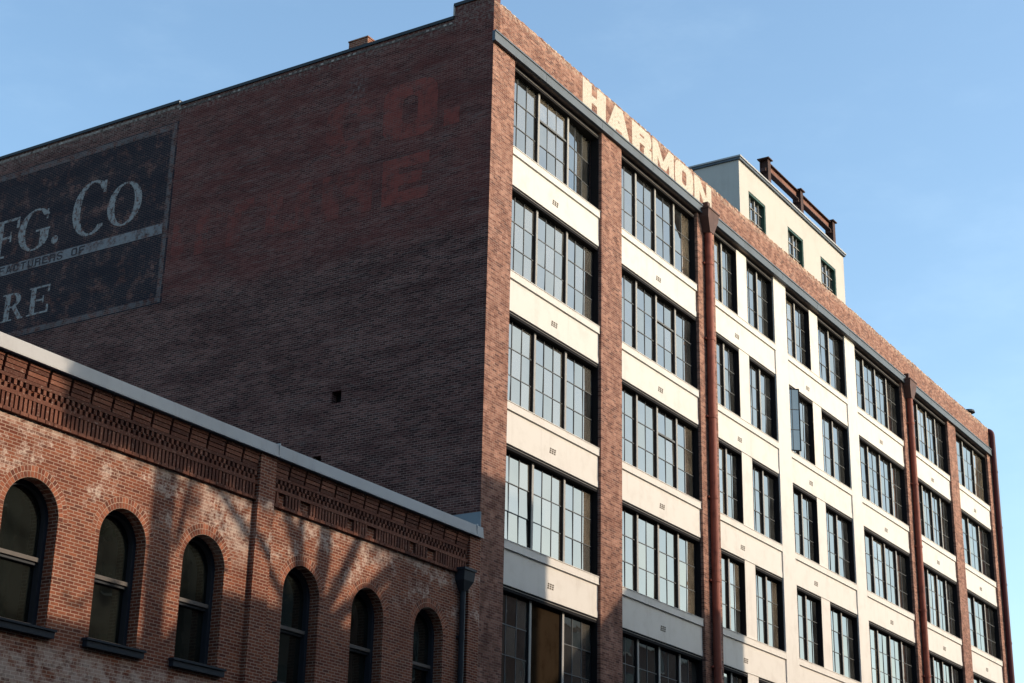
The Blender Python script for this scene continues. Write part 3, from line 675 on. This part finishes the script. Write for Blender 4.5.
for i in range(len(cuts) - 1):
    xa, xb = cuts[i] + .006, cuts[i + 1] - .006
    b.hull([(xa, -.16, -12.31), (xb, -.16, -12.31), (xb, .44, -12.31), (xa, .44, -12.31)], [(xa, -.135, -12.03), (xb, -.135, -12.03), (xb, .44, -12.0), (xa, .44, -12.0)])
    b.box(xa, xb, -.175, -.155, -12.33, -12.295)
    if i < len(cuts) - 2: b.box(xb - .02, xb + .012, -.164, .44, -12.29, -11.997)
b.build('coping', 'coping_metal', LB)
b = MB(); b.box(-.06, -.022, -.06, 1.5, -12.1, -11.58); b.box(-.06, -.022, 1.5, 8, -12.45, -11.95); b.build('flashing', 'flash_blue', LB)
d = downspout(-.78, .46, LY - .002, -13.36, -13.62, -13.88, G, .075, ('pipe_dark', 'pipe_dark'), LB, -.23, -.05)

# ------------------------------------------------------------------ unseen far side of the street, some of it added for shade (it shades these fronts and shows in their glass)
def far_building(name, label, x0, x1, y0, y1, top, wall, gable=None, floors=5, bays=4):
    t = thing(name, label, 'building', ((x0 + x1) / 2, (y0 + y1) / 2, 0)); b = MB()
    b.box(x0, x1, y0, y1, G, top); wl = b.build('wall', wall, t)
    if gable:
        xm0, xm1, zt = gable; b = MB(); b.hull([(x0, y0, top), (x1, y0, top), (x1, y1, top), (x0, y1, top)], [(xm0, y0, zt), (xm1, y0, zt), (xm1, y1, zt), (xm0, y1, zt)]); b.build('roof', 'roof_felt', t)
    else:
        b = MB(); b.box(x0 - .1, x1 + .1, y1 - .3, y1 + .12, top - .5, top); b.build('cornice', 'stone_trim', t)
    fh = (top - G) / floors; pw = (x1 - x0) / bays; first = None
    for i in range(bays):
        for j in range(floors):
            xa = x0 + pw * (i + .28); xb = x0 + pw * (i + .72); za = G + fh * (j + .3)
            if first is None:
                b = MB(); b.box(xa, xb, y1, y1 + .05, za, za + fh * .5, 0); b.box(xa - .1, xb + .1, y1, y1 + .12, za - .12, za, 1); b.box(xa + .06, xb - .06, y1 + .05, y1 + .06, za + .06, za + fh * .5 - .06, 2)
                first = b.build('window', ['navy', 'stone_trim', 'glass_far'], t); f0 = (xa, za)
            else:
                c = first.copy(); COL.objects.link(c); c.parent = t; c.location = first.location + Vector((xa - f0[0], 0, za - f0[1]))
    return t
far_building('street_building', 'unseen narrow brick block across the street, shaped to shade the warehouse corner', 12.55, 16.35, -40, -27, 1.55, 'brick_far', floors=7, bays=1)  # added block, width and height set by the shadow on the corner pier
far_building('street_building', 'stucco building with a sloped roof across the street from the warehouse', 18.9, 29.75, -40, -27, -1.7, 'stucco_far', (21.2, 29.7, .25), floors=6, bays=4)
far_building('street_building', 'long low brick building across the street from the far bays of the warehouse', 31.0, 98, -40, -27, -2.2, 'brick_far', floors=6, bays=16)
far_building('street_building', 'low stucco building across the street from the arched brick building', -13.5, 2.2, -40, -27, -5.0, 'stucco_far', floors=5, bays=4)
far_building('street_building', 'dark brick building across the street between the stucco house and the narrow block', 2.3, 12.4, -40, -27, -3.6, 'brick_far', floors=5, bays=3)
far_building('street_building', 'unseen tall brick block behind the photographer, added to shut out sky light', -62, -14, -48, -28.5, 4, 'brick_far', floors=7, bays=12)  # added out of view to block sky light from the low front

# street tree on the far pavement
random.seed(11)
TREE = thing('street_tree', 'tall street tree on the pavement opposite the arched brick building', 'tree', (2.3, -20.6, 0))
def shade_pt(x, z, y=-20.6):
    """point in the plane y that shades facade point (x, z)"""
    k = (0 - y) / -to_sun.y; return Vector((x + to_sun.x * k, y, z + to_sun.z * k))
b = MB(); lf = MB()
fork = shade_pt(-6.9, -16.2)
b.tube([(fork.x - .1, -20.6, G), (fork.x + .15, -20.5, G + 6), (fork.x, -20.6, fork.z)], [.36, .27, .22], 10)
def limb(p, q, r0, r1, bend=.3):
    m = p.lerp(q, .5) + Vector((random.uniform(-bend, bend), random.uniform(-bend, bend), 0)); b.tube([p, m, q], [r0, (r0 + r1) / 2, r1], 8)
def leaves(c, rad, n, flat=.75):
    for _ in range(n):
        d = Vector((random.gauss(0, 1), random.gauss(0, 1), random.gauss(0, flat))).normalized() * rad * random.uniform(.25, 1) ** .6
        p = c + d; s_ = random.uniform(.07, .15); a = Vector((random.gauss(0, 1), random.gauss(0, 1), random.gauss(0, 1))).normalized(); e = a.orthogonal().normalized()
        q = a.cross(e); lf.face([p - e * s_ * 1.5, p + q * s_ * .6, p + e * s_ * 1.5, p - q * s_ * .6])
for x, z, r in ((-8.3, -12.6, .20), (-7.45, -12.4, .17), (-6.45, -12.2, .30), (-4.75, -12.6, .22), (-3.0, -13.2, .22), (-5.6, -10, .1), (-11.4, -12.6, .14)):
    q = shade_pt(x, z, -20.6 + random.uniform(-.6, .6)); limb(fork, q, r, r * .7)
    for k in range(3):
        e = q + Vector((random.uniform(-1.4, 1.4), random.uniform(-2, 2), random.uniform(.9, 2.6))); limb(q, e, r * .55, .03)
        leaves(e, 1.4, 380)
# the crown's lower rim hangs level over the street
x = -14.3
while x < .5:
    leaves(shade_pt(x, -12.72 + random.uniform(-.08, .08), -20.6 + random.uniform(-.8, .8)), .72, 420, .55)
    leaves(shade_pt(x + .3, -11.9, -20.6 + random.uniform(-1.5, 1.5)), 1.1, 480, .6); x += .62
for x, z, rad, n in ((-9.4, -10.6, 1.8, 700), (-6.4, -10.4, 2., 800), (-3.2, -10.6, 2., 800), (-.9, -12.6, 1.6, 1300), (-.7, -14.6, 1.5, 1300), (-2.6, -14.6, 1.1, 500), (-2.4, -16.0, 1.3, 700), (-8.5, -8.6, 2.4, 900), (-5, -8.2, 2.6, 900)):
    leaves(shade_pt(x, z, -20.6 + random.uniform(-1, 1)), rad, n, .45)
# sparse leaves in the gaps, added to dim the sun on the low wall
for _ in range(14):
    leaves(shade_pt(random.uniform(-16.5, -3), random.uniform(-17, -13.4), -20.6 + random.uniform(-2, 2)), .8, 26, .6)
# second stem
f2 = shade_pt(-11.9, -15.9); b.tube([(fork.x - .4, -20.6, G + 4), (f2.x + .4, -20.9, G + 9.5), f2], [.26, .26, .30], 8)
limb(f2, shade_pt(-11.85, -12.2), .36, .34, .08); limb(f2 + Vector((.5, 0, 1.0)), shade_pt(-11.0, -12.6), .12, .1, .05); limb(f2 + Vector((0, 0, 1)), shade_pt(-12.9, -12.2), .1, .05)
b.build('trunk', 'bark', TREE, smooth=True); lf.build('crown', 'leaf', TREE)
